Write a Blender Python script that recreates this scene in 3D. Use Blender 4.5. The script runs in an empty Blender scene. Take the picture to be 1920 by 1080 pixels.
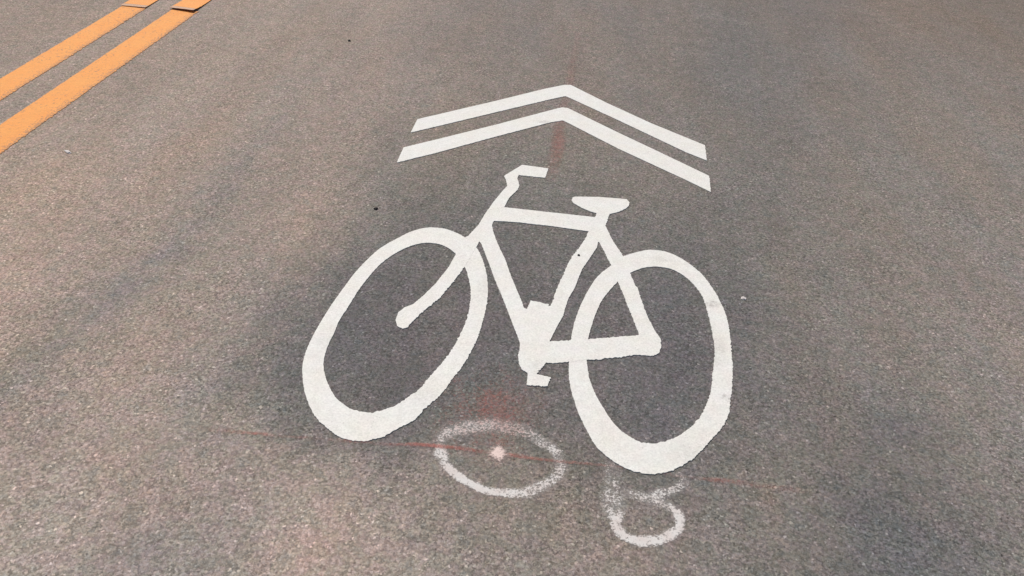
import bpy, bmesh, math, random
import numpy as np
from mathutils import Matrix, Vector, noise
from mathutils.geometry import delaunay_2d_cdt

# All coordinates are metres on the road: x across the lane, y along it, z up.
DATA = {
    'fw_out': [[-0.445,2.0172],[-0.4103,2.0658],[-0.3646,2.099],[-0.3125,2.1026],[-0.27,2.0859],[-0.2344,2.0598],[-0.1967,2.0161],[-0.1699,1.9584],[-0.1473,1.8865],[-0.1347,1.8266],[-0.1263,1.7491],[-0.1262,1.6565],[-0.1325,1.5688],[-0.1474,1.493],[-0.1677,1.428],[-0.1834,1.3739],[-0.2128,1.3199],[-0.2289,1.2799],[-0.2599,1.2454],[-0.2908,1.2149],[-0.3244,1.1982],[-0.3519,1.1952],[-0.3819,1.2005],[-0.423,1.2261],[-0.456,1.2538],[-0.487,1.2966],[-0.5121,1.3423],[-0.5366,1.4053],[-0.5462,1.4505],[-0.5501,1.5152],[-0.5471,1.5933],[-0.5413,1.6674],[-0.5325,1.7363],[-0.5201,1.8197],[-0.4996,1.904],[-0.4772,1.9645]],
    'fw_in': [[-0.3475,2.014],[-0.3088,2.0129],[-0.2803,1.9972],[-0.2496,1.9664],[-0.2147,1.9065],[-0.1991,1.8667],[-0.182,1.8081],[-0.173,1.7506],[-0.1701,1.6852],[-0.1726,1.6308],[-0.184,1.5518],[-0.2001,1.4922],[-0.2205,1.4344],[-0.2366,1.3871],[-0.2551,1.3552],[-0.2819,1.3191],[-0.3026,1.302],[-0.3285,1.2876],[-0.3477,1.2859],[-0.3778,1.2879],[-0.401,1.3],[-0.4269,1.3203],[-0.4516,1.3521],[-0.4721,1.3856],[-0.4882,1.421],[-0.4972,1.4587],[-0.5012,1.5067],[-0.5002,1.549],[-0.5017,1.6011],[-0.4948,1.6661],[-0.4874,1.7442],[-0.4756,1.8121],[-0.4606,1.8729],[-0.4411,1.9202],[-0.4136,1.9647],[-0.3825,1.997]],
    'rw_out': [[0.2477,2.0449],[0.2714,2.0651],[0.3125,2.0913],[0.34,2.1001],[0.3809,2.0975],[0.4204,2.0739],[0.458,2.0325],[0.4875,1.9852],[0.5085,1.9272],[0.5249,1.8655],[0.5345,1.8054],[0.5366,1.737],[0.5336,1.6531],[0.5289,1.5823],[0.5192,1.5063],[0.5103,1.4577],[0.5001,1.4107],[0.4799,1.3638],[0.4505,1.3205],[0.4221,1.2788],[0.3953,1.2482],[0.3695,1.2249],[0.3396,1.2076],[0.3103,1.1999],[0.2861,1.2006],[0.2521,1.21],[0.2175,1.2338],[0.1921,1.2597],[0.1705,1.3008],[0.1476,1.3545],[0.1349,1.3973],[0.1214,1.4496],[0.1144,1.5055],[0.1127,1.565],[0.114,1.6372],[0.1194,1.7044],[0.1313,1.7762],[0.15,1.8531],[0.1734,1.9235],[0.1986,1.9681],[0.2245,2.0081]],
    'rw_in': [[0.3574,2.0108],[0.3968,2.0038],[0.4343,1.97],[0.4631,1.9192],[0.4783,1.8679],[0.4849,1.7969],[0.489,1.7386],[0.491,1.6731],[0.4853,1.6096],[0.4747,1.5398],[0.4642,1.4815],[0.4461,1.4245],[0.4244,1.3803],[0.3962,1.3434],[0.3692,1.3161],[0.338,1.2981],[0.3126,1.29],[0.2824,1.2942],[0.252,1.3137],[0.226,1.3451],[0.2044,1.3858],[0.1846,1.4284],[0.1696,1.4735],[0.1612,1.5216],[0.1564,1.5723],[0.1581,1.6354],[0.165,1.6929],[0.1779,1.764],[0.1921,1.8179],[0.2132,1.8696],[0.2383,1.9182],[0.2709,1.9637],[0.3041,1.9929],[0.3308,2.006]],
    'handlebar': [[-0.1145,2.5769],[-0.0187,2.5683],[-0.0245,2.4964],[-0.1177,2.4978],[-0.1212,2.4752],[-0.1138,2.4485],[-0.1082,2.4219],[-0.111,2.3941],[-0.1341,2.3276],[-0.1419,2.2672],[-0.1916,2.241],[-0.1831,2.288],[-0.1628,2.366],[-0.1487,2.4139],[-0.158,2.4538],[-0.1682,2.482]],
    'fork': [[-0.2393,2.064],[-0.2311,2.0752],[-0.1937,2.0784],[-0.1918,2.0491],[-0.1973,2.0119],[-0.2147,1.9065],[-0.2256,1.8619],[-0.2403,1.8079],[-0.2584,1.7453],[-0.2914,1.6781],[-0.3104,1.6339],[-0.3182,1.6059],[-0.3301,1.5969],[-0.346,1.6056],[-0.3563,1.6305],[-0.3564,1.6623],[-0.3449,1.6874],[-0.3257,1.7049],[-0.3055,1.7468],[-0.2826,1.8105],[-0.2615,1.8926],[-0.2514,1.966]],
    'frame': [[-0.1915,2.246],[-0.1421,2.2688],[0.1585,2.2617],[0.162,2.287],[0.2041,2.2909],[0.1984,2.2571],[0.1929,2.2161],[0.2017,2.1826],[0.2187,2.125],[0.2389,2.0775],[0.25,2.044],[0.2698,1.962],[0.2843,1.9028],[0.2904,1.8931],[0.2988,1.8484],[0.315,1.7681],[0.3334,1.7063],[0.3504,1.669],[0.3493,1.6384],[0.3443,1.612],[0.3275,1.5975],[0.2949,1.5954],[0.2785,1.5926],[0.2459,1.5789],[0.2162,1.5706],[0.1841,1.5583],[0.1586,1.5541],[0.1122,1.5382],[0.0912,1.5307],[0.0728,1.5256],[0.0553,1.5259],[0.0229,1.5133],[-0.0099,1.5446],[-0.0161,1.5644],[-0.0174,1.5896],[-0.0256,1.6142],[-0.0414,1.656],[-0.0623,1.7124],[-0.0841,1.7715],[-0.1041,1.8233],[-0.0956,1.7982],[-0.1179,1.8569],[-0.1421,1.9248],[-0.1636,1.9826],[-0.1831,2.0361],[-0.1918,2.0491],[-0.2026,2.0471],[-0.2311,2.0752],[-0.2091,2.1443],[-0.1984,2.2142]],
    'frame_h1': [[-0.1642,2.178],[-0.1314,2.181],[-0.082,2.184],[-0.0322,2.1816],[0.0256,2.1807],[0.0834,2.1759],[0.1408,2.1712],[0.1305,2.1236],[0.1165,2.0768],[0.0958,2.0194],[0.0848,1.9725],[0.0763,1.9241],[0.0662,1.8769],[0.0559,1.8126],[0.0561,1.796],[0.0491,1.7628],[0.044,1.7596],[0.0447,1.7694],[-0.0078,1.7789],[-0.0104,1.7598],[-0.0133,1.739],[-0.0231,1.7407],[-0.0302,1.7661],[-0.0552,1.832],[-0.0636,1.8538],[-0.083,1.9087],[-0.1013,1.9662],[-0.1233,2.0183],[-0.1442,2.0727],[-0.1579,2.1153],[-0.167,2.1523]],
    'frame_h2': [[0.1708,2.1162],[0.177,2.1099],[0.192,2.0618],[0.2044,2.0217],[0.2145,1.9904],[0.2342,1.9131],[0.2474,1.8647],[0.2628,1.7975],[0.2798,1.7338],[0.2933,1.677],[0.2345,1.6582],[0.1624,1.6372],[0.1102,1.6228],[0.0582,1.611],[0.071,1.6661],[0.0871,1.7264],[0.0896,1.7578],[0.0969,1.8081],[0.1116,1.8596],[0.1218,1.9191],[0.1294,1.9602],[0.1536,2.0334],[0.1697,2.0866]],
    'crank': [[-0.0116,1.5609],[-0.0161,1.5644],[-0.0174,1.5433],[-0.0123,1.5115],[-0.0014,1.4893],[0.0133,1.4799],[0.0407,1.4923],[0.0499,1.5097],[0.0553,1.5259],[0.0295,1.5594]],
    'pedal': [[0.0129,1.4838],[0.0147,1.4607],[0.0153,1.436],[0.03,1.4365],[0.0661,1.4386],[0.0688,1.4542],[0.0709,1.4719],[0.0633,1.4745],[0.0367,1.4779],[0.0396,1.4902]],
    'saddle': [[0.1619,2.2887],[0.1406,2.2954],[0.11,2.3147],[0.0831,2.3394],[0.0757,2.3569],[0.0789,2.3777],[0.0874,2.3837],[0.1632,2.3967],[0.2373,2.3996],[0.2612,2.3999],[0.2706,2.3799],[0.2675,2.3577],[0.2568,2.3344],[0.2293,2.3065],[0.2041,2.2909],[0.2023,2.2741],[0.1606,2.2744]],
    'chev_far': [[-0.5606,2.8772],[-0.4924,2.9363],[-0.2783,3.1234],[-0.0934,3.2921],[-0.0104,3.3573],[0.0181,3.3638],[0.059,3.3226],[0.1768,3.2037],[0.3588,3.0377],[0.5626,2.8775],[0.5589,2.7494],[0.4865,2.8009],[0.2302,3.0357],[0.0285,3.2142],[0.0024,3.2352],[-0.0458,3.1977],[-0.2636,3.0106],[-0.4721,2.8298],[-0.5609,2.7546]],
    'chev_near': [[-0.5595,2.6265],[-0.4508,2.7185],[-0.2485,2.8941],[-0.024,3.0987],[-0.0051,3.1137],[0.0192,3.1136],[0.2309,2.9189],[0.353,2.811],[0.5572,2.6273],[0.5533,2.5074],[0.4729,2.5784],[0.2317,2.7783],[0.0275,2.97],[0.0072,2.9877],[-0.038,2.961],[-0.2348,2.7888],[-0.4303,2.6108],[-0.5567,2.5057]],
    'circle': [[-0.1557,1.219,0.017,0.6],[-0.1539,1.2386,0.023,0.55],[-0.1393,1.2581,0.027,0.55],[-0.1108,1.2735,0.031,0.58],[-0.0723,1.2856,0.033,0.58],[-0.0437,1.2911,0.034,0.56],[-0.0067,1.2889,0.032,0.5],[0.0268,1.2828,0.028,0.45],[0.0537,1.2678,0.023,0.48],[0.0767,1.2506,0.021,0.55],[0.0992,1.235,0.018,0.6],[0.1108,1.2111,0.018,0.45],[0.1135,1.1797,0.02,0.6],[0.1014,1.1557,0.02,0.55],[0.0793,1.1327,0.021,0.6],[0.054,1.1139,0.022,0.65],[0.028,1.1049,0.019,0.66],[-0.0053,1.1016,0.0155,0.85],[-0.0356,1.1016,0.0145,0.9],[-0.064,1.1109,0.014,0.92],[-0.0937,1.1258,0.014,0.9],[-0.1212,1.1459,0.0145,0.85],[-0.1398,1.1678,0.017,0.72],[-0.1523,1.1935,0.019,0.7],[-0.1557,1.219,0.017,0.6]],
    'stem': [[0.2178,1.2254,0.022,0.4],[0.2287,1.1929,0.028,0.36],[0.2308,1.158,0.033,0.42],[0.2292,1.1236,0.036,0.5],[0.2315,1.0949,0.034,0.52],[0.235,1.0792,0.029,0.68],[0.2377,1.0669,0.02,0.8],[0.2371,1.0557,0.01,0.5]],
    'bowl_low': [[0.2286,1.0663,0.013,0.6],[0.2369,1.0498,0.0145,0.75],[0.2491,1.0342,0.016,0.78],[0.2657,1.0244,0.017,0.84],[0.2894,1.0218,0.0175,0.86],[0.3212,1.0296,0.017,0.82],[0.3473,1.046,0.0155,0.8],[0.3653,1.0669,0.0145,0.8],[0.3682,1.0911,0.0145,0.78],[0.3568,1.1097,0.015,0.72],[0.3343,1.124,0.017,0.62],[0.3113,1.1326,0.02,0.55],[0.288,1.1346,0.02,0.5],[0.2646,1.1408,0.017,0.4],[0.2478,1.1498,0.013,0.3]],
    'bowl_high': [[0.3047,1.1359,0.014,0.55],[0.3285,1.1479,0.019,0.55],[0.363,1.1673,0.02,0.5],[0.3808,1.1843,0.016,0.5],[0.381,1.1994,0.015,0.42],[0.3702,1.2079,0.013,0.34],[0.3583,1.2106,0.01,0.2]],
    'red_line': [[-0.7537,1.1807,0.0086,0.1],[-0.6664,1.1797,0.0101,0.22],[-0.6054,1.1811,0.0072,0.45],[-0.5572,1.1838,0.0065,0.6],[-0.526,1.1822,0.0058,0.2],[-0.4844,1.1855,0.0058,0.38],[-0.4248,1.19,0.0058,0.15],[-0.3644,1.1914,0.0072,0.35],[-0.329,1.1953,0.0072,0.3],[-0.2746,1.1958,0.0058,0.35],[-0.2104,1.2058,0.0072,0.75],[-0.1507,1.2087,0.0079,0.9],[-0.1027,1.2098,0.0086,0.62],[-0.0484,1.2072,0.0072,0.5],[0.0113,1.207,0.0079,0.6],[0.053,1.2057,0.0065,0.6],[0.1122,1.2055,0.0058,0.5],[0.171,1.2084,0.0058,0.4],[0.2414,1.21,0.0058,0.2],[0.323,1.2058,0.0058,0.15],[0.4155,1.2034,0.0072,0.25],[0.456,1.2051,0.0094,0.55],[0.4964,1.2068,0.0086,0.35],[0.542,1.2049,0.0115,0.22],[0.6102,1.2035,0.013,0.25],[0.6669,1.2033,0.0101,0.08]],
    'red_axis': [[0.0244,4.1634,0.02,0.08],[0.0181,3.84,0.022,0.18],[0.0139,3.6228,0.026,0.22],[0.0118,3.3933,0.025,0.28],[0.0054,3.1845,0.025,0.24],[-0.0023,2.9585,0.03,0.32],[0.002,2.7994,0.034,0.5],[0.0016,2.6864,0.034,0.4],[-0.003,2.5586,0.03,0.24],[-0.0068,2.4586,0.03,0.12]],
    'red_haze': [-0.0663,1.3365,0.17,0.2],
    'dot': [[-0.0268,1.231],[-0.0186,1.2228],[-0.0074,1.2184],[-0.0116,1.2084],[-0.0009,1.2077],[-0.0086,1.1982],[-0.0193,1.1855],[-0.0286,1.1896],[-0.0382,1.1964],[-0.0483,1.2051],[-0.044,1.2127],[-0.0365,1.2233]],
    'pebble_a': [-1.0594,3.6734],
    'pebble_b': [-0.5499,2.1821],
    'chip_a': [-1.6973,2.3585],
    'chip_b': [0.5935,1.8945],
    'peb_paint': [0.1152,2.0281],
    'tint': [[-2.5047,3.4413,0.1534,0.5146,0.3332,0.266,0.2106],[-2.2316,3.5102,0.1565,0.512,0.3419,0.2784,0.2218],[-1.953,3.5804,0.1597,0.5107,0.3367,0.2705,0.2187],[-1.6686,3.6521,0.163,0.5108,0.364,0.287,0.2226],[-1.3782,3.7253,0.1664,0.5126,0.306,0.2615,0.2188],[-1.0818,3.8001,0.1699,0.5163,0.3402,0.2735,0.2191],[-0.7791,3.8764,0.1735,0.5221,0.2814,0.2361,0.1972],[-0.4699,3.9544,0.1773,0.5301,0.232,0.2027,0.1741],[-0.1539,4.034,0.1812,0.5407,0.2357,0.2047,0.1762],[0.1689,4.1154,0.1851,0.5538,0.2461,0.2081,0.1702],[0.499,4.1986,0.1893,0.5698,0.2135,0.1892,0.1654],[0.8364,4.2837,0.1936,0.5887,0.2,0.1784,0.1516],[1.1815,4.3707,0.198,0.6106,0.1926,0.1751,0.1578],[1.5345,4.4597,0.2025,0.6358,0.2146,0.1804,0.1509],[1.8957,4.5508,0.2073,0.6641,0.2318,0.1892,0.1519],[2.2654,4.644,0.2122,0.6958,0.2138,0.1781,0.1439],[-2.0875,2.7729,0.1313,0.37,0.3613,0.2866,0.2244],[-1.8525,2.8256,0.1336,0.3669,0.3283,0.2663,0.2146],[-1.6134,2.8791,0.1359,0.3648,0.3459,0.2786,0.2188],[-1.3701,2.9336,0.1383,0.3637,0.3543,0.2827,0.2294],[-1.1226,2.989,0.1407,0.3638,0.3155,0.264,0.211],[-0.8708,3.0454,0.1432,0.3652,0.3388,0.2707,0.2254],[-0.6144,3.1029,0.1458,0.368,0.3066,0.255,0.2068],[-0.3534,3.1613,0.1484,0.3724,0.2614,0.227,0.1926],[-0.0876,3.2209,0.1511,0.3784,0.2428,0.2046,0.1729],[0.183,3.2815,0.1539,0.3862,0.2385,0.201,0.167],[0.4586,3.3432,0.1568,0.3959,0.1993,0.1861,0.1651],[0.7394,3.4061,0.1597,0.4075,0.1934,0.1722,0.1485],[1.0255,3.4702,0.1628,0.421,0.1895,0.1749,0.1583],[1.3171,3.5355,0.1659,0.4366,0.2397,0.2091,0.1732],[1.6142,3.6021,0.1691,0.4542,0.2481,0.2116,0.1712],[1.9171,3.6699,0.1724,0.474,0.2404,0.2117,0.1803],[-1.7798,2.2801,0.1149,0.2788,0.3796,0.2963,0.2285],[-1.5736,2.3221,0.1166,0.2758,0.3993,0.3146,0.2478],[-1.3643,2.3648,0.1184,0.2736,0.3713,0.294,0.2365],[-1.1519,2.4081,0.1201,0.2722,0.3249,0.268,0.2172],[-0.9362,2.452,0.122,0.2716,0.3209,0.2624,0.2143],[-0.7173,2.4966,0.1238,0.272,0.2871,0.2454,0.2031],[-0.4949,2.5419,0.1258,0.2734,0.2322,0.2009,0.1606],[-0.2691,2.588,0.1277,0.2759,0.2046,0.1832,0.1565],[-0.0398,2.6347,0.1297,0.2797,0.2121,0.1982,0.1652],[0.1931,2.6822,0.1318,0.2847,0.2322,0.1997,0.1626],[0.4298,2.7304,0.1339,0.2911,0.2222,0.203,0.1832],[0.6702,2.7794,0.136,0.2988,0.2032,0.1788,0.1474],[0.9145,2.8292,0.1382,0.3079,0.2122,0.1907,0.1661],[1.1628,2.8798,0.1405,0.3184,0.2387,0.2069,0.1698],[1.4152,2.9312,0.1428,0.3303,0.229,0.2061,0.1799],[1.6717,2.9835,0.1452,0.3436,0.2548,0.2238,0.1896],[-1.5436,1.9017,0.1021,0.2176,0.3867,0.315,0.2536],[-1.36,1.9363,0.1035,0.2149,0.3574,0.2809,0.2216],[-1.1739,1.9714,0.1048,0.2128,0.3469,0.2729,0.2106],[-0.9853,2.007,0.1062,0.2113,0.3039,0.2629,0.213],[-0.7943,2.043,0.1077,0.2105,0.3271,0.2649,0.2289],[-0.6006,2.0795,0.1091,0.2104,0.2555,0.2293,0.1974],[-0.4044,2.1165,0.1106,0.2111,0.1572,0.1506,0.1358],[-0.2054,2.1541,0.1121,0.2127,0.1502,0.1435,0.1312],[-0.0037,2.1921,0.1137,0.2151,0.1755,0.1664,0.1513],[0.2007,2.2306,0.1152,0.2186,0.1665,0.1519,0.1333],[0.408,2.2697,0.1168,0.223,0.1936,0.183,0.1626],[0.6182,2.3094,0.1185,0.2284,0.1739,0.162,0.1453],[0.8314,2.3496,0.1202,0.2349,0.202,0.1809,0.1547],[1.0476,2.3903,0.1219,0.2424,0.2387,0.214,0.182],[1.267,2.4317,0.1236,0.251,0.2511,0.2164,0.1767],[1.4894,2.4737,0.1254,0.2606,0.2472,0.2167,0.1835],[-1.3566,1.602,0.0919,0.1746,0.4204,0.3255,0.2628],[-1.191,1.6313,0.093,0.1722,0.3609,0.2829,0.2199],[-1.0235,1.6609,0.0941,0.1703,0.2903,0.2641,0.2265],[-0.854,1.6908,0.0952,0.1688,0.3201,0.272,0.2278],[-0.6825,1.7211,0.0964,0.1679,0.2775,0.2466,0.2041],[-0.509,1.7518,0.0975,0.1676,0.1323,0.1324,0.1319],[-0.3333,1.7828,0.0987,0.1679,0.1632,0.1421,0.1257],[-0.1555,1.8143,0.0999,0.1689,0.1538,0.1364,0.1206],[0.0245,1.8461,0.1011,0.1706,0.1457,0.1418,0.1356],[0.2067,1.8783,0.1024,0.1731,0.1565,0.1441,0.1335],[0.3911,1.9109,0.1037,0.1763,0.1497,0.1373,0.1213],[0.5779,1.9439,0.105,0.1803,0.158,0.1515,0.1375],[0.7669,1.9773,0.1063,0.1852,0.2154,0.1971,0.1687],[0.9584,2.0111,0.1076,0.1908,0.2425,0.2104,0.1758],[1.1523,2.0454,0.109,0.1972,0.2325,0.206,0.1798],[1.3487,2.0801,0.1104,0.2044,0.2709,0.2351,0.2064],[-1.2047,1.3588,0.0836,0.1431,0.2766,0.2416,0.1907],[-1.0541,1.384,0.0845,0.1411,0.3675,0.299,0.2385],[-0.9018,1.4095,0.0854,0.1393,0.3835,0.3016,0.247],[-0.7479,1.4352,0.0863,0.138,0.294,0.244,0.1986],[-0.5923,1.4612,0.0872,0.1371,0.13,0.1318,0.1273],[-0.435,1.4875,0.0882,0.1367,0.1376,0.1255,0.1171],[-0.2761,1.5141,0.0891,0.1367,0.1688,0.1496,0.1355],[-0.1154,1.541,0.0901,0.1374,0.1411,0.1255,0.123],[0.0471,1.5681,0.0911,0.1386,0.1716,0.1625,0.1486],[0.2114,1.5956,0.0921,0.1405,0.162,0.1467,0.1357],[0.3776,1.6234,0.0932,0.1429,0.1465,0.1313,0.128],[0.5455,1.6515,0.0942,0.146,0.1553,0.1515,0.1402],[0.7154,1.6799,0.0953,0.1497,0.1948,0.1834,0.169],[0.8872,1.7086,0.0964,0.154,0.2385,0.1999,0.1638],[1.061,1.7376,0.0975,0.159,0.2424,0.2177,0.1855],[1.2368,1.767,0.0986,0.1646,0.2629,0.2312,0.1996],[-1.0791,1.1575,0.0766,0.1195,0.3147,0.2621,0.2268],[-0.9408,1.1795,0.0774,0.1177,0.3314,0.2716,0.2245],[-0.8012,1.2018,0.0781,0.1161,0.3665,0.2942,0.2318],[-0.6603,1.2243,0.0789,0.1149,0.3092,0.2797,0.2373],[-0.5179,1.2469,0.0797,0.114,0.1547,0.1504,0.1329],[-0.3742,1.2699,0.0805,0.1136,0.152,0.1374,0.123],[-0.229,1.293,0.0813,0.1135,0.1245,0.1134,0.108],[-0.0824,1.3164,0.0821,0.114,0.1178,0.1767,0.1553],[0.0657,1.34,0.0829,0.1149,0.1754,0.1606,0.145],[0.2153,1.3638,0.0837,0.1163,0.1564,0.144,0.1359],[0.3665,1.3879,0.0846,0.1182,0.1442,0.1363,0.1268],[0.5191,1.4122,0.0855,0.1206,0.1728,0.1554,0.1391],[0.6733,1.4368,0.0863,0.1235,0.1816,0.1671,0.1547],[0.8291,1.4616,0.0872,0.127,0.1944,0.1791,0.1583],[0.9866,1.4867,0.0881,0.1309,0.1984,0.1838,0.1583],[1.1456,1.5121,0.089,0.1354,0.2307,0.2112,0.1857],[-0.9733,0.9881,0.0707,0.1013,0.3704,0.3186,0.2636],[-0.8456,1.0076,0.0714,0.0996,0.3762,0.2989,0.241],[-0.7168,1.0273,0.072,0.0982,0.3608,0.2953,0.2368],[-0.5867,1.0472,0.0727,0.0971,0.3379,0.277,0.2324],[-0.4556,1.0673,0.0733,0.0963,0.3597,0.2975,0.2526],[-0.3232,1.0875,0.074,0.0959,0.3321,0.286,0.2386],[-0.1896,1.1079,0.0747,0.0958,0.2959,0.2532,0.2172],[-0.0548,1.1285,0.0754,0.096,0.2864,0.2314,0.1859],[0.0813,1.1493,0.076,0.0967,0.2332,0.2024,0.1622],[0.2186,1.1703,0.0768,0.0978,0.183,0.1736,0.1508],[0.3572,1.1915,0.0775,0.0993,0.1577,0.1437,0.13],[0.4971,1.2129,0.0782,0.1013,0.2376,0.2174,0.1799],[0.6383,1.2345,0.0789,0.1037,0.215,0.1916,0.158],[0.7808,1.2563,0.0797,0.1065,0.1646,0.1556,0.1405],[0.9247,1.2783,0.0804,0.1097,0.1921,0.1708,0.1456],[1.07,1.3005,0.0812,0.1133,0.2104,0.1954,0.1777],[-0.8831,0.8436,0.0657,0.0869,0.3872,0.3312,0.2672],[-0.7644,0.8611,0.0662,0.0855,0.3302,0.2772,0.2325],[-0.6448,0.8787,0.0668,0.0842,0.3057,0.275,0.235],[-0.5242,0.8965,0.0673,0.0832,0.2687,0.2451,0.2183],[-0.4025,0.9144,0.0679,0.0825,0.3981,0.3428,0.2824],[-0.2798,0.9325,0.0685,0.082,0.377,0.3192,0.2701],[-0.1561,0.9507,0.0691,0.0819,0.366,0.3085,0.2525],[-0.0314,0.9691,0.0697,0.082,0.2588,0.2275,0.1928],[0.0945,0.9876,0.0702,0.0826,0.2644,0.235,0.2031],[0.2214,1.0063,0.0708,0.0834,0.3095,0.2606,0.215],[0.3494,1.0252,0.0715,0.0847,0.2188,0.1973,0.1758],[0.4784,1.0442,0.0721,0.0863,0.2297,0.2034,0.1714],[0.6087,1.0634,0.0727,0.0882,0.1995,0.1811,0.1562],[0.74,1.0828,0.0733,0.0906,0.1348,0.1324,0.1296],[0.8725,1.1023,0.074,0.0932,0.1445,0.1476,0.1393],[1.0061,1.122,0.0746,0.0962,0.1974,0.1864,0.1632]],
    'stains': [[-1.0744,2.3831,-0.0069,0.3098,0.0589,-0.0515,0.93,0.954,0.994],[-1.0563,1.9936,0.0182,0.2066,0.0557,-0.0511,0.913,0.936,0.977],[-1.0968,1.7793,0.0292,0.1642,0.052,-0.0486,0.913,0.936,0.977],[-1.1115,1.5961,0.0183,0.1303,0.0458,-0.038,0.913,0.93,0.971],[-1.1517,1.409,0.0163,0.1205,0.0466,-0.0352,0.896,0.919,0.959],[-1.1643,1.2312,0.0359,0.0712,0.0414,-0.0365,0.901,0.925,0.965],[-0.7007,0.8828,0.0351,0.0432,0.0398,-0.0363,0.93,0.92,0.95],[-0.322,1.0038,0.0665,-0.004,0.0033,-0.023,1.05,1.0,1.0],[-0.5596,1.1576,0.149,-0.0551,0.0009,-0.0354,1.05,1.04,1.0],[-0.1603,3.5141,0.1439,0.0337,0.0173,-0.187,1.03,1.02,0.98],[-0.7622,2.0491,0.0163,0.1576,0.0482,-0.0436,1.05,1.03,0.99],[0.132,1.0719,0.044,0.0066,0.0024,-0.0398,1.03,1.0,0.98],[0.3866,1.1101,0.0447,0.0067,-0.0042,-0.0672,1.05,1.02,1.0],[-1.0946,2.9402,-0.0185,0.3334,0.0477,-0.0448,0.95,0.97,1.0],[-1.1997,4.0215,0.1045,0.0273,0.0461,-0.1585,0.94,0.97,1.0],[-0.6662,1.674,0.0416,-0.0289,-0.0088,-0.117,0.9,0.91,0.96],[-0.6179,2.6472,0.0474,-0.0391,-0.0037,-0.2207,0.93,0.94,0.96],[0.5301,1.2955,0.0487,0.0076,-0.0058,-0.0481,0.92,0.92,0.95],[0.9107,1.4391,0.0583,0.0092,-0.0098,-0.036,0.84,0.85,0.9],[0.8984,1.2667,0.0661,0.0101,-0.0098,-0.0341,0.86,0.87,0.91],[0.7825,1.1695,0.0953,-0.0073,-0.0188,-0.0498,0.93,0.93,0.96],[0.9482,1.1397,0.1019,0.0151,-0.02,-0.0611,0.95,0.94,0.97],[0.5956,1.1141,0.0672,0.01,-0.0055,-0.034,0.95,0.96,0.99],[0.586,1.8183,0.0461,0.0207,-0.0024,-0.2001,0.93,0.95,1.0],[0.2694,2.2108,0.0444,0.0083,-0.0003,-0.0637,0.93,0.95,0.99],[0.7196,4.5412,0.0896,0.0234,-0.0056,-0.0669,1.12,1.12,1.13],[0.8448,4.4898,0.0777,-0.0157,-0.0057,-0.0377,1.16,1.16,1.16],[1.191,2.5123,0.0201,-0.0037,-0.0066,-0.019,1.3,1.28,1.26],[0.6774,4.0397,0.0379,0.0093,-0.002,-0.0239,0.85,0.85,0.85],[-0.1666,0.9745,0.0231,0.0034,0.0037,-0.0172,0.86,0.87,0.9],[-0.764,1.6941,0.049,-0.017,0.0204,-0.1313,0.94,0.96,1.0],[-0.9165,1.0707,0.0663,0.0103,0.0174,-0.0305,1.02,0.98,0.96],[-0.4336,1.0706,0.104,-0.0066,0.0078,-0.0408,1.06,1.05,1.03],[-0.9153,0.8267,0.0783,0.0115,0.0278,-0.0429,1.07,0.98,0.97],[-0.3743,0.8941,0.1214,0.0178,0.0151,-0.045,1.04,0.985,0.99],[-0.6844,1.0323,0.0976,0.0149,0.0184,-0.0395,1.03,0.985,0.985],[0.2638,0.9876,0.1267,0.0186,-0.0002,-0.0364,1.03,0.985,0.98],[0.5295,1.1524,0.0159,0.0024,-0.0072,-0.056,1.05,0.97,0.96],[-0.7566,1.2702,0.0362,0.0058,0.0149,-0.033,0.93,0.94,0.99],[-0.6509,1.1433,0.0342,0.0054,0.0101,-0.0236,0.92,0.93,0.98],[-0.4286,1.6201,0.0361,0.0062,0.0114,-0.0434,0.95,0.96,0.97],[-0.1921,1.757,0.0261,0.0833,0.0137,-0.0136,0.96,0.97,1.0],[-2.0707,3.9709,0.0558,0.0149,0.0302,-0.0642,1.15,1.14,1.14],[-2.1117,3.6589,-0.0046,0.1423,0.0345,-0.0437,1.13,1.11,1.12],[0.3735,1.856,0.076,0.0133,-0.0021,-0.0503,0.96,0.97,1.0],[0.3405,1.3662,0.0754,0.012,-0.0016,-0.043,0.95,0.96,0.99],[0.0723,0.997,0.0318,0.0047,0.0023,-0.0248,0.94,0.94,0.95],[0.1921,4.4787,0.1759,0.0465,0.0019,-0.1664,0.97,0.98,1.01]],
    'scuffs': [[0.5003,1.8478,0.03,0.022,0.8],[0.5047,1.4683,0.022,0.02,0.8],[-0.0705,2.9591,0.03,0.016,0.7],[0.4931,1.6535,0.035,0.1,0.35],[0.3656,2.0532,0.05,0.02,0.3],[0.1233,1.2166,0.001,0.001,0.0],[0.0388,1.5048,0.03,0.03,0.25],[-0.148,1.8156,0.025,0.1,0.25],[-0.2294,1.3553,0.06,0.05,0.2],[-0.5131,1.5167,0.03,0.08,0.25],[0.397,1.2748,0.07,0.05,0.25]],
    'cam': {"loc":[0.0818,0.0,1.34825],"m":[[0.992539,0.113277,0.045114],[-0.103291,0.58454,0.804764],[0.06479,-0.803419,0.591879]]},
}

scene = bpy.context.scene
COL = scene.collection
random.seed(4)

# ------------------------------------------------------------------ helpers
def link(name, me, mat=None, parent=None):
    o = bpy.data.objects.new(name, me)
    COL.objects.link(o)
    if mat: me.materials.append(mat)
    if parent: o.parent = parent
    return o

def tag(o, label, cat, group=None):
    o['label'] = label; o['category'] = cat
    if group: o['group'] = group
    return o

def thing(name, loc, label, cat, group=None):
    o = bpy.data.objects.new(name, None); COL.objects.link(o)
    o.location = loc; o.empty_display_size = .1
    return tag(o, label, cat, group)

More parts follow.
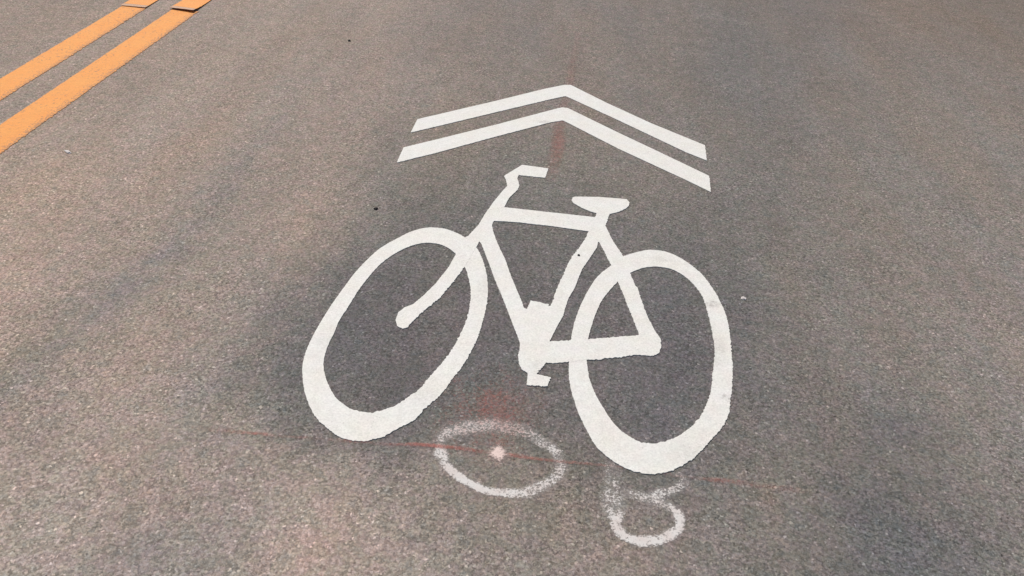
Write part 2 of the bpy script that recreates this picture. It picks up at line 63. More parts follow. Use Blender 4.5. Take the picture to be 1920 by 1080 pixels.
def catmull(pts, closed=True, per=6):
    n = len(pts); out = []
    rng = range(n) if closed else range(n-1)
    for i in rng:
        g = (lambda k: pts[k % n]) if closed else (lambda k: pts[min(max(k, 0), n-1)])
        a, b, c, d = map(np.array, (g(i-1), g(i), g(i+1), g(i+2)))
        for s in range(per):
            t = s/per
            out.append(.5*((2*b)+(-a+c)*t+(2*a-5*b+4*c-d)*t*t+(-a+3*b-3*c+d)*t**3))
    if not closed: out.append(np.array(pts[-1], float))
    return out

def resample(pts, step):
    out = []
    n = len(pts)
    for i in range(n):
        a = np.array(pts[i]); b = np.array(pts[(i+1) % n])
        L = np.linalg.norm(b-a); k = max(1, int(round(L/step)))
        for s in range(k): out.append(a+(b-a)*s/k)
    return out

def fray(pts, amp, seed=0.):
    """paint that crept between the stones: push the outline about at grain size; the side that was
    rolled off last (towards +x, -y) frays more"""
    n = len(pts); out = []
    area = sum(pts[i][0]*pts[(i+1) % n][1]-pts[(i+1) % n][0]*pts[i][1] for i in range(n))
    sg = 1 if area > 0 else -1
    for i in range(n):
        p = pts[i]; t = pts[(i+1) % n]-pts[i-1]; L = np.linalg.norm(t)
        if L < 1e-9: out.append(p); continue
        nrm = np.array((t[1], -t[0]))/L*sg
        side = max(0., nrm[0]*.6-nrm[1]*.8)
        q = Vector((p[0]*1, p[1]*1, seed))
        d = noise.noise(q*190)*.9+noise.noise(q*80)*.5+noise.noise(q*14)*.22
        out.append(p+nrm*d*amp*(.45+.9*side))
    return out

def sheet(name, loops, z, mat, parent=None, loc=(0, 0), smooth=False, amp=.0022, step=.003, z0=-.0015):
    """a coat of paint with real thickness: outline + holes"""
    L = []
    for k, l in enumerate(loops):
        l = [p[:2] for p in l]
        l = catmull(l) if smooth else l
        L.append(fray(resample(l, step), amp, seed=3.1*k))
    flat = [p for l in L for p in l]
    edges = []; o = 0
    for l in L:
        n = len(l); edges += [(o+i, o+(i+1) % n) for i in range(n)]; o += n
    vs, _, fs, *_r = delaunay_2d_cdt([Vector(p) for p in flat], edges, [], 0, 1e-6)
    bm = bmesh.new()
    cap = [bm.verts.new((p[0]-loc[0], p[1]-loc[1], z)) for p in vs]
    cen = np.array([[sum(vs[i][k] for i in t)/3 for k in (0, 1)] for t in fs]); ins = np.zeros(len(fs), bool)
    for l in L:                                    # even-odd test: keep what lies inside the outline and outside its holes
        for i in range(len(l)):
            (ax, ay), (bx, by) = l[i-1], l[i]
            if ay == by: continue
            ins ^= ((ay > cen[:, 1]) != (by > cen[:, 1])) & (cen[:, 0] < (bx-ax)*(cen[:, 1]-ay)/(by-ay)+ax)
    for t, keep in zip(fs, ins):
        if not keep: continue
        a, b, c = (vs[i] for i in t[:3])
        ar = (b[0]-a[0])*(c[1]-a[1])-(b[1]-a[1])*(c[0]-a[0])
        t = t if ar > 0 else t[::-1]
        try: bm.faces.new([cap[i] for i in t])
        except ValueError: pass
    top = [bm.verts.new((p[0]-loc[0], p[1]-loc[1], z)) for p in flat]
    bot = [bm.verts.new((p[0]-loc[0], p[1]-loc[1], z0)) for p in flat]
    sides = []
    o = 0
    for l in L:
        n = len(l)
        for i in range(n):
            j = (i+1) % n
            sides.append(bm.faces.new((top[o+i], top[o+j], bot[o+j], bot[o+i])))
        o += n
    bmesh.ops.recalc_face_normals(bm, faces=sides)
    me = bpy.data.meshes.new(name); bm.to_mesh(me); bm.free()
    ob = link(name, me, mat, parent)
    if not parent: ob.location = (loc[0], loc[1], 0)
    return ob

PROF = [(-1, 0), (-.8, .2), (-.58, .66), (-.3, .95), (0, 1), (.3, .95), (.58, .66), (.8, .2), (1, 0)]
def ribbons(name, strokes, mat, loc):
    """spray or chalk strokes lying on the stones; 'paint' = how thickly the stroke covers"""
    V, F, A = [], [], []
    for pts, z in strokes:
        c = catmull(pts, closed=False, per=8)
        base = len(V); n = len(c); m = len(PROF)
        for i in range(n):
            p = c[i]; t = c[min(i+1, n-1)][:2]-c[max(i-1, 0)][:2]; t = t/np.linalg.norm(t)
            nr = np.array((-t[1], t[0])); end = min(1, i/3, (n-1-i)/3)
            wob = 1+.22*noise.noise(Vector((p[0]*35, p[1]*35, 7)))
            for v, d in PROF:
                q = p[:2]+nr*v*p[2]*1.12*wob
                V.append((q[0]-loc[0], q[1]-loc[1], z)); A.append(max(0, d*p[3]*(.55+.45*end if n > 60 and np.linalg.norm(c[0][:2]-c[-1][:2]) < .03 else end)))
        for i in range(n-1):
            for k in range(m-1):
                a = base+i*m+k; F.append((a, a+1, a+m+1, a+m))
    me = bpy.data.meshes.new(name); me.from_pydata(V, [], F)
    at = me.attributes.new('paint', 'FLOAT', 'POINT'); at.data.foreach_set('value', A)
    bm = bmesh.new(); bm.from_mesh(me); 
    for f in bm.faces:
        if f.normal.z < 0: f.normal_flip()
    bm.to_mesh(me); bm.free()
    o = link(name, me, mat); o.location = (loc[0], loc[1], 0)
    return o

# ------------------------------------------------------------------ materials
class N:
    def __init__(s, name):
        s.m = bpy.data.materials.new(name); s.m.use_nodes = True
        s.t = s.m.node_tree; s.t.nodes.clear()
        s.geo = s.n('ShaderNodeNewGeometry').outputs['Position']
    def n(s, typ, **kw):
        x = s.t.nodes.new(typ)
        for k, v in kw.items():
            if k in x.bl_rna.properties and k not in ('inputs',): setattr(x, k, v)
        return x
    def l(s, a, b): s.t.links.new(a, b)
    def put(s, sock, v):
        if hasattr(v, 'links') or hasattr(v, 'is_linked'): s.l(v, sock)
        else: sock.default_value = v
    def noise(s, scale, detail=2, rough=.5, vec=None, dist=0):
        x = s.n('ShaderNodeTexNoise'); s.l(vec or s.geo, x.inputs['Vector'])
        x.inputs['Scale'].default_value = scale; x.inputs['Detail'].default_value = detail
        x.inputs['Roughness'].default_value = rough; x.inputs['Distortion'].default_value = dist
        return x
    def voro(s, scale, feature='F1', vec=None, rnd=1.):
        x = s.n('ShaderNodeTexVoronoi', feature=feature); s.l(vec or s.geo, x.inputs['Vector'])
        x.inputs['Scale'].default_value = scale; x.inputs['Randomness'].default_value = rnd
        return x
    def math(s, op, a, b=0., c=0., clamp=False):
        x = s.n('ShaderNodeMath', operation=op); x.use_clamp = clamp
        for i, v in enumerate((a, b, c)): s.put(x.inputs[i], v)
        return x.outputs[0]
    def rng(s, v, a, b, c, d):
        x = s.n('ShaderNodeMapRange'); s.put(x.inputs[0], v)
        for i, k in enumerate((a, b, c, d)): x.inputs[i+1].default_value = k
        return x.outputs[0]
    def mix(s, f, a, b, blend='MIX'):
        x = s.n('ShaderNodeMix', data_type='RGBA', blend_type=blend)
        s.put(x.inputs['Factor'], f); s.put(x.inputs[6], a); s.put(x.inputs[7], b)
        return x.outputs[2]
    def scale(s, col, f):
        x = s.n('ShaderNodeVectorMath', operation='SCALE'); s.l(col, x.inputs[0]); s.put(x.inputs['Scale'], f)
        return x.outputs[0]
    def sep(s, col):
        x = s.n('ShaderNodeSeparateColor'); s.l(col, x.inputs[0]); return x.outputs
    def out(s, col, rough, bump=None, strength=.5, dist=.002, spec=.25, alpha=None):
        p = s.n('ShaderNodeBsdfPrincipled'); s.put(p.inputs['Base Color'], col); s.put(p.inputs['Roughness'], rough)
        p.inputs['Specular IOR Level'].default_value = spec
        if bump is not None:
            b = s.n('ShaderNodeBump'); b.inputs['Strength'].default_value = strength; b.inputs['Distance'].default_value = dist
            s.l(bump, b.inputs['Height']); s.l(b.outputs[0], p.inputs['Normal'])
        sh = p.outputs[0]
        if alpha is not None:
            tr = s.n('ShaderNodeBsdfTransparent'); mx = s.n('ShaderNodeMixShader')
            s.put(mx.inputs[0], alpha); s.l(tr.outputs[0], mx.inputs[1]); s.l(sh, mx.inputs[2]); sh = mx.outputs[0]
        o = s.n('ShaderNodeOutputMaterial'); s.l(sh, o.inputs[0])
        return s.m

STONE = 210.   # stones per metre, about 5 mm
def stones(g):
    """the same stone pattern for the road and for whatever was sprayed on it: (stone colour, stone, fine grain, clusters)"""
    wv = g.noise(170, 2, .6)
    w = g.n('ShaderNodeVectorMath', operation='MULTIPLY_ADD'); g.l(wv.outputs['Color'], w.inputs[0]); w.inputs[1].default_value = (.009,)*3; g.l(g.geo, w.inputs[2])
    v = g.voro(STONE, vec=w.outputs[0]); r = g.sep(v.outputs['Color'])
    e = g.rng(v.outputs['Distance'], .2, .9, 1., 0.)
    f = g.noise(430, 2, .65).outputs['Fac']
    big = g.noise(128, 3, .65).outputs['Fac']
    return r, e, f, big

def asphalt():
    g = N('asphalt')
    r, e, f, big = stones(g)
    tint = g.n('ShaderNodeAttribute', attribute_name='wear').outputs['Color']
    # stone to stone brightness, tar between the stones, fine grain, clusters
    b = g.math('MULTIPLY_ADD', r[0], .66, .68)
    b = g.math('MULTIPLY', b, g.rng(e, 0., .6, .86, 1.02))
    b = g.math('MULTIPLY', b, g.rng(f, .3, .7, .76, 1.24))
    b = g.math('MULTIPLY', b, g.rng(big, .28, .72, .72, 1.28))
    pit = g.noise(150, 2, .6).outputs['Fac']
    b = g.math('MULTIPLY', b, g.rng(pit, .27, .39, .42, 1.))
    chip = g.rng(r[1], .962, .97, 0., 1.)
    b = g.math('MULTIPLY', b, g.math('MULTIPLY_ADD', chip, .55, 1.))
    b = g.math('MULTIPLY', b, g.rng(g.noise(9, 3, .6).outputs['Fac'], .3, .7, .955, 1.045))
    # worn smooth here, open and rough there
    k = g.rng(g.noise(5, 4, .65).outputs['Fac'], .35, .65, .85, 1.22)
    b = g.math('ADD', g.math('MULTIPLY', g.math('SUBTRACT', b, 1.), k), 1.)
    # dust and rubber drawn out along the lane
    st = g.n('ShaderNodeMapping'); g.l(g.geo, st.inputs[0]); st.inputs['Scale'].default_value = (1., .28, 1.); st.inputs['Rotation'].default_value = (0, 0, .02)
    lane = g.noise(5.5, 4, .6, vec=st.outputs[0]).outputs['Fac']
    b = g.math('MULTIPLY', b, g.rng(lane, .3, .7, .93, 1.07))
    b = g.math('MULTIPLY', b, g.rng(g.noise(24, 4, .75).outputs['Fac'], .3, .7, .89, 1.11))
    col = g.scale(tint, b)
    dust = g.n('ShaderNodeValToRGB'); dr = dust.color_ramp; g.l(g.noise(3.2, 4, .6, vec=st.outputs[0]).outputs['Fac'], dust.inputs[0])
    dr.elements[0].position = .36; dr.elements[0].color = (.97, .985, 1.025, 1); dr.elements[1].position = .64; dr.elements[1].color = (1.045, .992, .965, 1)
    col = g.mix(1., col, dust.outputs[0], 'MULTIPLY')
    # stones of slightly different rock: pinkish, greenish, bluish
    hue = g.n('ShaderNodeValToRGB'); cr = hue.color_ramp
    g.l(g.noise(24, 3, .7).outputs['Fac'], hue.inputs[0])
    cr.elements[0].position = .3; cr.elements[0].color = (.93, 1.0, 1.04, 1)
    cr.elements[1].position = .7; cr.elements[1].color = (1.06, .985, .96, 1)
    x = cr.elements.new(.45); x.color = (.99, 1.005, .965, 1); x = cr.elements.new(.57); x.color = (1.03, .975, 1.03, 1)
    col = g.mix(1., col, hue.outputs[0], 'MULTIPLY')
    rk = g.n('ShaderNodeValToRGB'); g.l(r[2], rk.inputs[0]); cr = rk.color_ramp
    cr.elements[0].color = (.95, 1.0, 1.03, 1); cr.elements[1].color = (1.05, 1., .95, 1)
    col = g.mix(.7, col, rk.outputs[0], 'MULTIPLY')
    h = g.math('ADD', g.math('MULTIPLY', e, .35), g.math('ADD', g.math('MULTIPLY', f, .45), g.math('MULTIPLY', big, .5)))
    return g.out(col, .9, h, .5, .0018, .12)

def paint(name, base, dirt, pits=.0, tone=.05, spots=()):
    g = N(name)
    r, e, f, big = stones(g)
    n1 = g.noise(11, 3, .6).outputs['Fac']; n2 = g.noise(230, 2, .6).outputs['Fac']
    col = g.mix(g.rng(n1, .35, .7, 0., 1.), base, tuple(base[i]*(1., 1-.6*tone, 1-1.3*tone)[i] for i in range(3))+(1,))
    col = g.scale(col, g.rng(n2, .3, .7, 1-.13, 1+.06))
    col = g.scale(col, g.rng(g.noise(36, 3, .6).outputs['Fac'], .3, .7, .955, 1.03))
    hz = g.n('ShaderNodeValToRGB'); hc = hz.color_ramp; g.l(g.noise(20, 3, .7).outputs['Fac'], hz.inputs[0])
    hc.elements[0].position = .34; hc.elements[0].color = (.985, 1., .975, 1); hc.elements[1].position = .66; hc.elements[1].color = (1., .975, .98, 1)
    col = g.mix(1., col, hz.outputs[0], 'MULTIPLY')
    speck = g.math('MULTIPLY', g.rng(g.math('ADD', g.noise(170, 2, .6).outputs['Fac'], g.math('MULTIPLY', g.noise(7, 2, .6).outputs['Fac'], .22)), .80, .85, 0., 1.), .5)
    col = g.mix(speck, col, dirt)
    if spots:                                      # tyre dirt and scuffs where wheels have crossed it
        w = g.n('ShaderNodeVectorMath', operation='MULTIPLY_ADD'); g.l(g.noise(40, 3, .7).outputs['Color'], w.inputs[0]); w.inputs[1].default_value = (.05, .05, 0); g.l(g.geo, w.inputs[2])
        for x, y, rx, ry, k in spots:
            sb = g.n('ShaderNodeVectorMath', operation='SUBTRACT'); g.l(w.outputs[0], sb.inputs[0]); sb.inputs[1].default_value = (x+.025, y+.025, 0)
            sc = g.n('ShaderNodeVectorMath', operation='MULTIPLY'); g.l(sb.outputs[0], sc.inputs[0]); sc.inputs[1].default_value = (1/rx, 1/ry, 0)
            ln = g.n('ShaderNodeVectorMath', operation='LENGTH'); g.l(sc.outputs[0], ln.inputs[0])
            f1 = g.math('MULTIPLY', g.rng(ln.outputs['Value'], .3, 1., k, 0.), g.rng(g.noise(130, 2, .7).outputs['Fac'], .40, .62, .15, 1.))
            col = g.mix(f1, col, dirt)
    wear = g.math('MULTIPLY', g.rng(g.noise(150, 2, .65).outputs['Fac'], .60, .70, 0., 1.), g.rng(g.noise(5, 3, .6).outputs['Fac'], .42, .66, .05, .8))
    col = g.mix(g.math('MULTIPLY', wear, .32), col, dirt)
    if pits:
        k = g.math('MULTIPLY', g.rng(g.noise(75, 2, .6).outputs['Fac'], .60, .65, 0., 1.), g.rng(g.noise(6, 2).outputs['Fac'], .38, .62, .1, 1.))
        at = g.n('ShaderNodeAttribute', attribute_name='edge').outputs['Fac']
        k2 = g.math('GREATER_THAN', g.math('ADD', g.noise(140, 2, .65).outputs['Fac'], g.math('MULTIPLY', at, .30)), .72)
        k = g.math('MULTIPLY', g.math('MAXIMUM', k, g.math('MULTIPLY', k2, .85)), pits)
        col = g.mix(k, col, dirt)
    h = g.math('ADD', g.math('MULTIPLY', e, .5), g.math('MULTIPLY', n2, .4))
    return g.out(col, .65, h, .35, .0016, .25)

def spray(name, base, soft=.13, cover=.95, tint=None, mist=.36):
    """paint that only caught the tops of the stones"""
    g = N(name)
    r, e, f, big = stones(g)
    d = g.n('ShaderNodeAttribute', attribute_name='paint').outputs['Fac']
    hi = g.math('ADD', g.rng(g.noise(170, 3, .7).outputs['Fac'], .27, .73, 0., .70), g.math('ADD', g.math('MULTIPLY', r[0], .18), g.math('MULTIPLY', g.rng(f, .3, .7, 0., 1.), .20)))
    # covered where thickness + stone height passes a threshold; the finest mist lies everywhere
    t = g.math('ADD', hi, d)
    mr = g.n('ShaderNodeMapRange')
    t = g.math('SUBTRACT', t, g.rng(g.noise(45, 2, .6).outputs['Fac'], .45, .75, 0., .22))
    g.l(t, mr.inputs[0]); mr.inputs[1].default_value = 1.0-soft; mr.inputs[2].default_value = 1.0+soft*1.6
    mr.inputs[3].default_value = 0.; mr.inputs[4].default_value = cover
    haze = g.math('MULTIPLY', g.math('POWER', d, 1.3), mist)
    a = g.math('MAXIMUM', mr.outputs[0], haze)
    a = g.math('MULTIPLY', a, g.rng(d, 0., .10, 0., 1.))
    col = g.scale(g.mix(g.rng(g.noise(30, 2).outputs['Fac'], .35, .65, 0, 1), base, tint or base), g.rng(f, .3, .7, .93, 1.05))
    return g.out(col, .9, f, .2, .001, .1, alpha=a)

def flat(name, base, rough=.85, sc=200):
    g = N(name)
    n = g.noise(sc, 3, .6).outputs['Fac']
    c = g.n('ShaderNodeRGB').outputs[0]; c.default_value = base
    return g.out(g.scale(c, g.rng(n, .3, .7, .75, 1.25)), rough, n, .4, .001, .2)

ASPHALT = asphalt()
WHITE = paint('white_road_paint', (.85, .818, .755, 1), (.42, .38, .34, 1), spots=DATA['scuffs'])
YELLOW = paint('yellow_road_paint', (.94, .385, .085, 1), (.36, .19, .10, 1), pits=.85, tone=.12)
TAPE = paint('yellow_marking_tape', (.94, .385, .09, 1), (.5, .28, .14, 1), tone=.10)
TAPE_END = flat('dusty_tape_end', (.62, .40, .27, 1))
SPRAY = spray('white_spray_paint', (.77, .72, .665, 1), tint=(.74, .65, .59, 1))
DOTPAINT = spray('pink_spray_paint', (.86, .66, .58, 1), soft=.2)
RED = spray('red_chalk', (.56, .19, .15, 1), soft=.3, cover=.54, mist=.26)
DARK = flat('dark_stone', (.035, .03, .028, 1))
PALE = flat('pale_stone', (.70, .62, .57, 1), .6)

# ------------------------------------------------------------------ the road
def graded(lo, hi, step, far_lo, far_hi):
    a = list(np.arange(lo, hi+1e-6, step)); s = step; v = lo; left = []
    while v > far_lo: s *= 1.35; v -= s; left.append(max(v, far_lo))
    s = step; v = hi; right = []
    while v < far_hi: s *= 1.35; v += s; right.append(min(v, far_hi))
    return np.array(left[::-1]+a+right)
xs = graded(-3.2, 3.0, .014, -60, 60); ys = graded(.6, 5.7, .014, -40, 160)
X, Y = np.meshgrid(xs, ys)
P = np.stack([X.ravel(), Y.ravel()], 1)
inner = (np.abs(P[:, 0]) < 4) & (P[:, 1] > 0) & (P[:, 1] < 7)
WARP = np.zeros_like(P); jit = np.zeros(len(P))
for i in np.nonzero(inner)[0]:                     # stains have uneven, creeping edges
    x, y = P[i]
    a = noise.noise_vector(Vector((x*5, y*4, 2)))*.06+noise.noise_vector(Vector((x*17, y*15, 4)))*.04+noise.noise_vector(Vector((x*42, y*42, 6)))*.026
    WARP[i] = a.x, a.y; jit[i] = noise.noise(Vector((x*12, y*9, 1)))*.8+a.z*7
Q = P+WARP
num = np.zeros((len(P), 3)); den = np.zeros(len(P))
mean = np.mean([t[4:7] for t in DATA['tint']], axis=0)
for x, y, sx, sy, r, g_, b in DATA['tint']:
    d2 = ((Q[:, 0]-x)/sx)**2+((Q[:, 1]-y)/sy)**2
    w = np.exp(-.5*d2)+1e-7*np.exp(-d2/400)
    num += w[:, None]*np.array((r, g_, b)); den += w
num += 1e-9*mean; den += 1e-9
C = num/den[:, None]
for cx, cy, ax, ay, bx, by, r, g_, b in DATA['stains']:
    M = np.linalg.inv(np.array([[ax, bx], [ay, by]]))
    q = (Q-np.array((cx, cy)))@M.T
    w = np.exp(-.9*(q**2).sum(1))*np.clip(1+1.1*jit, 0, 2)
    C *= 1+w[:, None]*(np.array((r, g_, b))-1)
nx, ny = len(xs), len(ys)
F = [(j*nx+i, j*nx+i+1, (j+1)*nx+i+1, (j+1)*nx+i) for j in range(ny-1) for i in range(nx-1)]
me = bpy.data.meshes.new('road')
me.from_pydata([(x, y, 0) for x, y in P], [], F)
at = me.attributes.new('wear', 'FLOAT_COLOR', 'POINT')
at.data.foreach_set('color', np.concatenate([C, np.ones((len(C), 1))], 1).ravel())
road = link('road', me, ASPHALT); road['kind'] = 'structure'

# ------------------------------------------------------------------ bicycle symbol
D = DATA
bike = thing('bicycle_symbol', (0, 1.9, 0), 'large white painted bicycle symbol lying on its side on the asphalt below the chevrons', 'road marking')
def part(name, loops, z, parent, smooth=False, amp=.0028):
    o = sheet(name, loops, z, WHITE, None, (0, 1.9), smooth, amp)
    o.parent = parent; o.location = (0, 0, 0)
    return o
w1 = part('wheel', [D['fw_out'], D['fw_in']], .0022, bike, True)
w2 = part('wheel', [D['rw_out'], D['rw_in']], .0022, bike, True)
part('frame', [D['frame'], D['frame_h1'], D['frame_h2']], .0024, bike)
part('fork', [D['fork']], .0026, bike)
part('handlebar', [D['handlebar']], .0026, bike, amp=.0015)
part('saddle', [D['saddle']], .0026, bike, amp=.0015)
cr = part('crank', [D['crank']], .0026, bike)
part('pedal', [D['pedal']], .0028, cr)

# ------------------------------------------------------------------ chevrons
for key, lab in (('chev_far', 'white painted chevron stripe farther from the bicycle, the outer of the two'),
                 ('chev_near', 'white painted chevron stripe right above the bicycle handlebar, the inner of the two')):
    c = D[key]; cy = sum(p[1] for p in c)/len(c)
    tag(sheet('chevron_stripe', [c], .0024, WHITE, None, (0, round(cy, 3)), amp=.0016), lab, 'road marking', 'white chevron stripes above the bicycle')

# ------------------------------------------------------------------ double yellow line
def yellow_line(x0, x1, y0, y1, label):
    xm = (x0+x1)/2; cols = 14; yy = []
    y = y0
    while y < y1: yy.append(y); y += .005 if .9 < y < 4.1 else .25
    yy.append(y1)
    V, Fc, E = [], [], []
    for y in yy:
        q = Vector((x0, y, 0))
        l = x0+(noise.noise(q*120)*.0022+noise.noise(q*22)*.0016)
        q = Vector((x1, y, 9))
        r = x1+(noise.noise(q*130)*.009+noise.noise(q*45)*.005+noise.noise(q*9)*.002)
        for k in range(cols):
            t = k/(cols-1); V.append((l+(r-l)*t-xm, y-y0, .0018)); E.append(max(0, (t-.55)/.45)**1.5+.35*max(0, (.08-t)/.08))
        V.append((l-xm, y-y0, -.0015)); V.append((r-xm, y-y0, -.0015)); E += [.3, 1.]
    m = cols+2
    for i in range(len(yy)-1):
        a = i*m; b = a+m
        for k in range(cols-1): Fc.append((a+k, a+k+1, b+k+1, b+k))
        Fc.append((a, b, b+cols, a+cols)); Fc.append((a+cols-1, a+cols+1, b+cols+1, b+cols-1))
    me = bpy.data.meshes.new('yellow_line'); me.from_pydata(V, [], Fc)
    at = me.attributes.new('edge', 'FLOAT', 'POINT'); at.data.foreach_set('value', E)
    o = link('yellow_line', me, YELLOW); o.location = (xm, y0, 0)
    return tag(o, label, 'lane line', 'painted halves of the double yellow line')
yellow_line(-2.304, -2.176, -12, 3.905, 'long yellow painted line farther from the bicycle, ending at a flat dusty tape seam')
yellow_line(-2.045, -1.908, -12, 3.905, 'long yellow painted line nearer the bicycle, ending under a raised tape lip')

def tape(x0, x1, yl, yr, lift, fade, thick, label):
    """marking tape laid over the painted line; its near end has come up from the road"""
    xm = (x0+x1)/2; root = thing('yellow_tape_strip', (xm, yl, 0), label, 'lane line', 'tape halves of the double yellow line')
    def strip(name, s0, s1, mat, zadd=0.):
        ss = [s0]
        while ss[-1] < s1: ss.append(min(s1, ss[-1]+(.004 if ss[-1] < .2 else .4)))
        bm = bmesh.new(); rows = []
        for s in ss:
            row = []
            for k in range(9):
                t = k/8; y = yl+(yr-yl)*t+s if s < 1 else yl+s
                if s == 0: y += .003*noise.noise(Vector((t*9, lift*900, 2)))
                x = x0+(x1-x0)*t+(.0025*noise.noise(Vector((s*60, t*3, lift*100))) if k in (0, 8) else 0)
                up = lift*(.55+.45*t)*math.exp(-(s/fade)**1.3)+.0021
                row.append((bm.verts.new((x-xm, y-yl, up+thick+zadd)), bm.verts.new((x-xm, y-yl, up if s < .3 else 0))))
            rows.append(row)
        for a, b in zip(rows, rows[1:]):
            for k in range(8):
                bm.faces.new((a[k][0], a[k+1][0], b[k+1][0], b[k][0])); bm.faces.new((a[k][1], b[k][1], b[k+1][1], a[k+1][1]))
            bm.faces.new((a[0][0], b[0][0], b[0][1], a[0][1])); bm.faces.new((a[8][0], a[8][1], b[8][1], b[8][0]))
        for r, fl in ((rows[0], 0), (rows[-1], 1)):
            for k in range(8):
                q = (r[k][0], r[k][1], r[k+1][1], r[k+1][0]); bm.faces.new(q if not fl else q[::-1])
        bmesh.ops.recalc_face_normals(bm, faces=bm.faces)
        me = bpy.data.meshes.new(name); bm.to_mesh(me); bm.free()
        return link(name, me, mat, root)
    strip('tape_band', .034, 60, TAPE); strip('bare_end', 0, .0338, TAPE_END, -.0003)
    return root
tape(-2.312, -2.178, 3.892, 3.886, .0034, .05, .0018, 'far yellow tape strip with a flat dusty end, on the line farther from the bicycle')
tape(-2.058, -1.922, 3.908, 3.882, .0115, .07, .002, 'far yellow tape strip with a curled end casting a dark shadow, nearer the bicycle')

# ------------------------------------------------------------------ utility marks
def at0(pts): return (round(sum(p[0] for p in pts)/len(pts), 3), round(sum(p[1] for p in pts)/len(pts), 3))
tag(ribbons('sprayed_circle', [(D['circle'], .0008)], SPRAY, at0(D['circle'])),
    'thin white spray-painted oval ring below the bicycle crank, with a pink dot inside', 'spray mark')
tag(ribbons('sprayed_letter', [(D['stem'], .0008), (D['bowl_low'], .0011), (D['bowl_high'], .0014)], SPRAY, at0(D['bowl_low'])),
    'smudgy white spray-painted letter B just below the rear wheel of the bicycle symbol', 'spray mark')
tag(ribbons('chalk_line', [(D['red_line'], .0018)], RED, at0(D['red_line'])),
    'long faint red chalk line running across the lane through the sprayed ring', 'chalk line')
tag(ribbons('chalk_streak', [(D['red_axis'], .0018)], RED, at0(D['red_axis'])),
    'short faint red chalk streak under the tip of the two chevrons', 'chalk line')
def haze(x, y, rx, ry):
    V, Fc, A = [], [], []; n = 30
    for j in range(n+1):
        for i in range(n+1):
            u, v = i/n*2-1, j/n*2-1
            k = noise.noise(Vector((u*2.2, v*2.2, 3)))*.5+noise.noise(Vector((u*6, v*6, 8)))*.35
            V.append((u*rx, v*ry, .0015)); A.append(max(0, (1-math.hypot(u, v))*(.8+k))*.7)
    for j in range(n):
        for i in range(n):
            a = j*(n+1)+i; Fc.append((a, a+1, a+n+2, a+n+1))
    me = bpy.data.meshes.new('chalk_smudge'); me.from_pydata(V, [], Fc)
    at = me.attributes.new('paint', 'FLOAT', 'POINT'); at.data.foreach_set('value', A)
    o = link('chalk_smudge', me, RED); o.location = (x, y, 0)
    return o
tag(haze(*D['red_haze']), 'soft red chalk smudge just above the sprayed ring', 'chalk smudge')
def dot():
    pts = D['dot']; c = at0(pts); V = [(0, 0, .0024)]; A = [1.]; Fc = []; n = len(pts)
    for s, d in ((.5, .85), (1., .47), (1.45, 0.)):
        for p in pts: V.append(((p[0]-c[0])*s, (p[1]-c[1])*s, .0024)); A.append(d)
    for i in range(n):
        j = (i+1) % n; Fc.append((0, 1+i, 1+j))
        for r in (0, 1): Fc.append((1+r*n+i, 1+(r+1)*n+i, 1+(r+1)*n+j, 1+r*n+j))
    me = bpy.data.meshes.new('sprayed_dot'); me.from_pydata(V, [], Fc)
    at = me.attributes.new('paint', 'FLOAT', 'POINT'); at.data.foreach_set('value', A)
    bm = bmesh.new(); bm.from_mesh(me)
    for f in bm.faces:
        if f.normal.z < 0: f.normal_flip()
    bm.to_mesh(me); bm.free()
    o = link('sprayed_dot', me, DOTPAINT); o.location = (c[0], c[1], 0)
    return o
tag(dot(), 'small pale pink spray-painted dot in the middle of the white oval ring', 'spray mark')

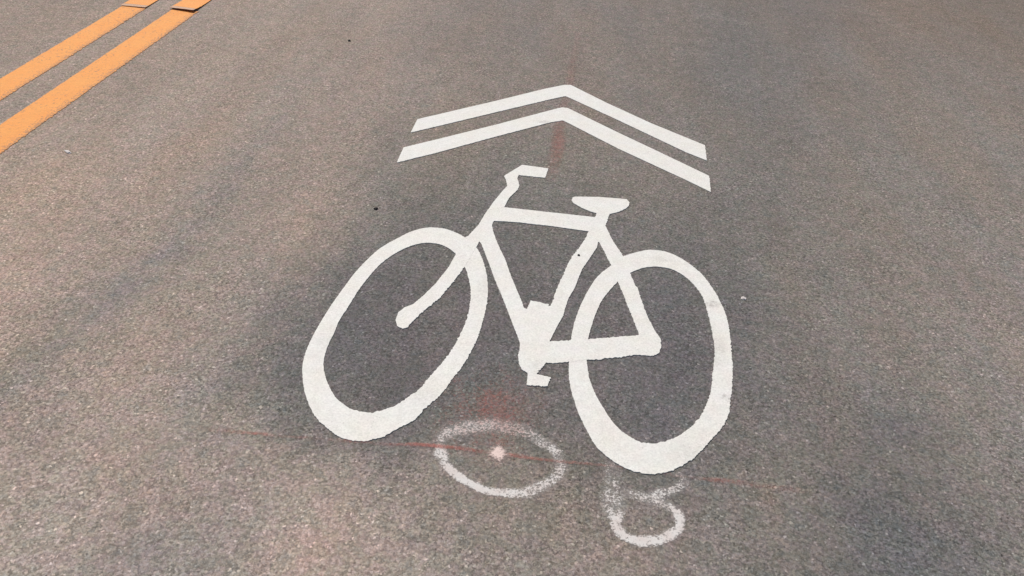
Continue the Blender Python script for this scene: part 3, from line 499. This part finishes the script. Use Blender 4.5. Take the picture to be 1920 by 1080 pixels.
# ------------------------------------------------------------------ loose grit
def stone(name, x, y, z, sx, sy, sz, rot, mat, seed, label, cat):
    bm = bmesh.new(); bmesh.ops.create_icosphere(bm, subdivisions=2, radius=1)
    for v in bm.verts:
        k = 1+.45*noise.noise(v.co*1.3+Vector((seed, 0, 0)))+.15*noise.noise(v.co*4+Vector((0, seed, 0)))
        v.co = Vector((v.co.x*sx*k, v.co.y*sy*k, max(v.co.z*sz*k, -sz*.5)+sz*.5))
    me = bpy.data.meshes.new(name); bm.to_mesh(me); bm.free()
    o = link(name, me, mat); o.location = (x, y, z); o.rotation_euler.z = rot
    return tag(o, label, cat)
stone('pebble', *D['pebble_a'], 0, .007, .008, .004, .4, DARK, 3, 'tiny dark pebble on bare asphalt between the yellow lines and the chevrons', 'pebble')
stone('pebble', *D['pebble_b'], 0, .007, .006, .004, .1, DARK, 11, 'tiny black pebble on the asphalt above the front wheel of the bicycle symbol', 'pebble')
stone('pebble', *D['peb_paint'], .003, .004, .004, .002, .1, DARK, 17, 'tiny dark grain stuck to the white seat tube of the bicycle symbol', 'pebble')
stone('stone_chip', *D['chip_a'], 0, .018, .007, .003, -.55, PALE, 5, 'small pale sliver of stone beside the yellow line nearer the bicycle', 'stone chip')
stone('stone_chip', *D['chip_b'], 0, .0065, .0075, .003, .8, PALE, 8, 'tiny pale stone chip just right of the rear wheel of the bicycle symbol', 'stone chip')

# ------------------------------------------------------------------ camera, sun, sky
cam = bpy.data.cameras.new('camera'); co = bpy.data.objects.new('camera', cam); COL.objects.link(co)
r, u, b = D['cam']['m']
M = Matrix(((r[0], u[0], b[0]), (r[1], u[1], b[1]), (r[2], u[2], b[2]))).to_4x4()
M.translation = Vector(D['cam']['loc']); co.matrix_world = M
cam.sensor_fit = 'HORIZONTAL'; cam.sensor_width = 36; cam.lens = 36*1500/1920
cam.clip_start = .05; cam.clip_end = 1000
scene.camera = co

EL, AZ = math.radians(52), math.radians(-32)      # sun ahead and to the left of the lane; azimuth from +y towards +x
sd = Vector((math.sin(AZ)*math.cos(EL), math.cos(AZ)*math.cos(EL), math.sin(EL)))
sun = bpy.data.lights.new('sun', 'SUN'); sun.energy = 3.4; sun.angle = math.radians(.5); sun.color = (1., .96, .90)
so = bpy.data.objects.new('sun', sun); COL.objects.link(so)
so.rotation_euler = sd.to_track_quat('Z', 'Y').to_euler(); so.location = (0, 0, 20)
wd = bpy.data.worlds.new('World'); scene.world = wd; wd.use_nodes = True
nt = wd.node_tree; bg = nt.nodes['Background']
sky = nt.nodes.new('ShaderNodeTexSky'); sky.sky_type = 'NISHITA'; sky.sun_disc = False
sky.sun_elevation = EL; sky.sun_rotation = AZ
nt.links.new(sky.outputs[0], bg.inputs[0]); bg.inputs[1].default_value = .08
scene.view_settings.view_transform = 'Standard'; scene.view_settings.look = 'None'
scene.view_settings.exposure = 0.0; scene.view_settings.gamma = 1
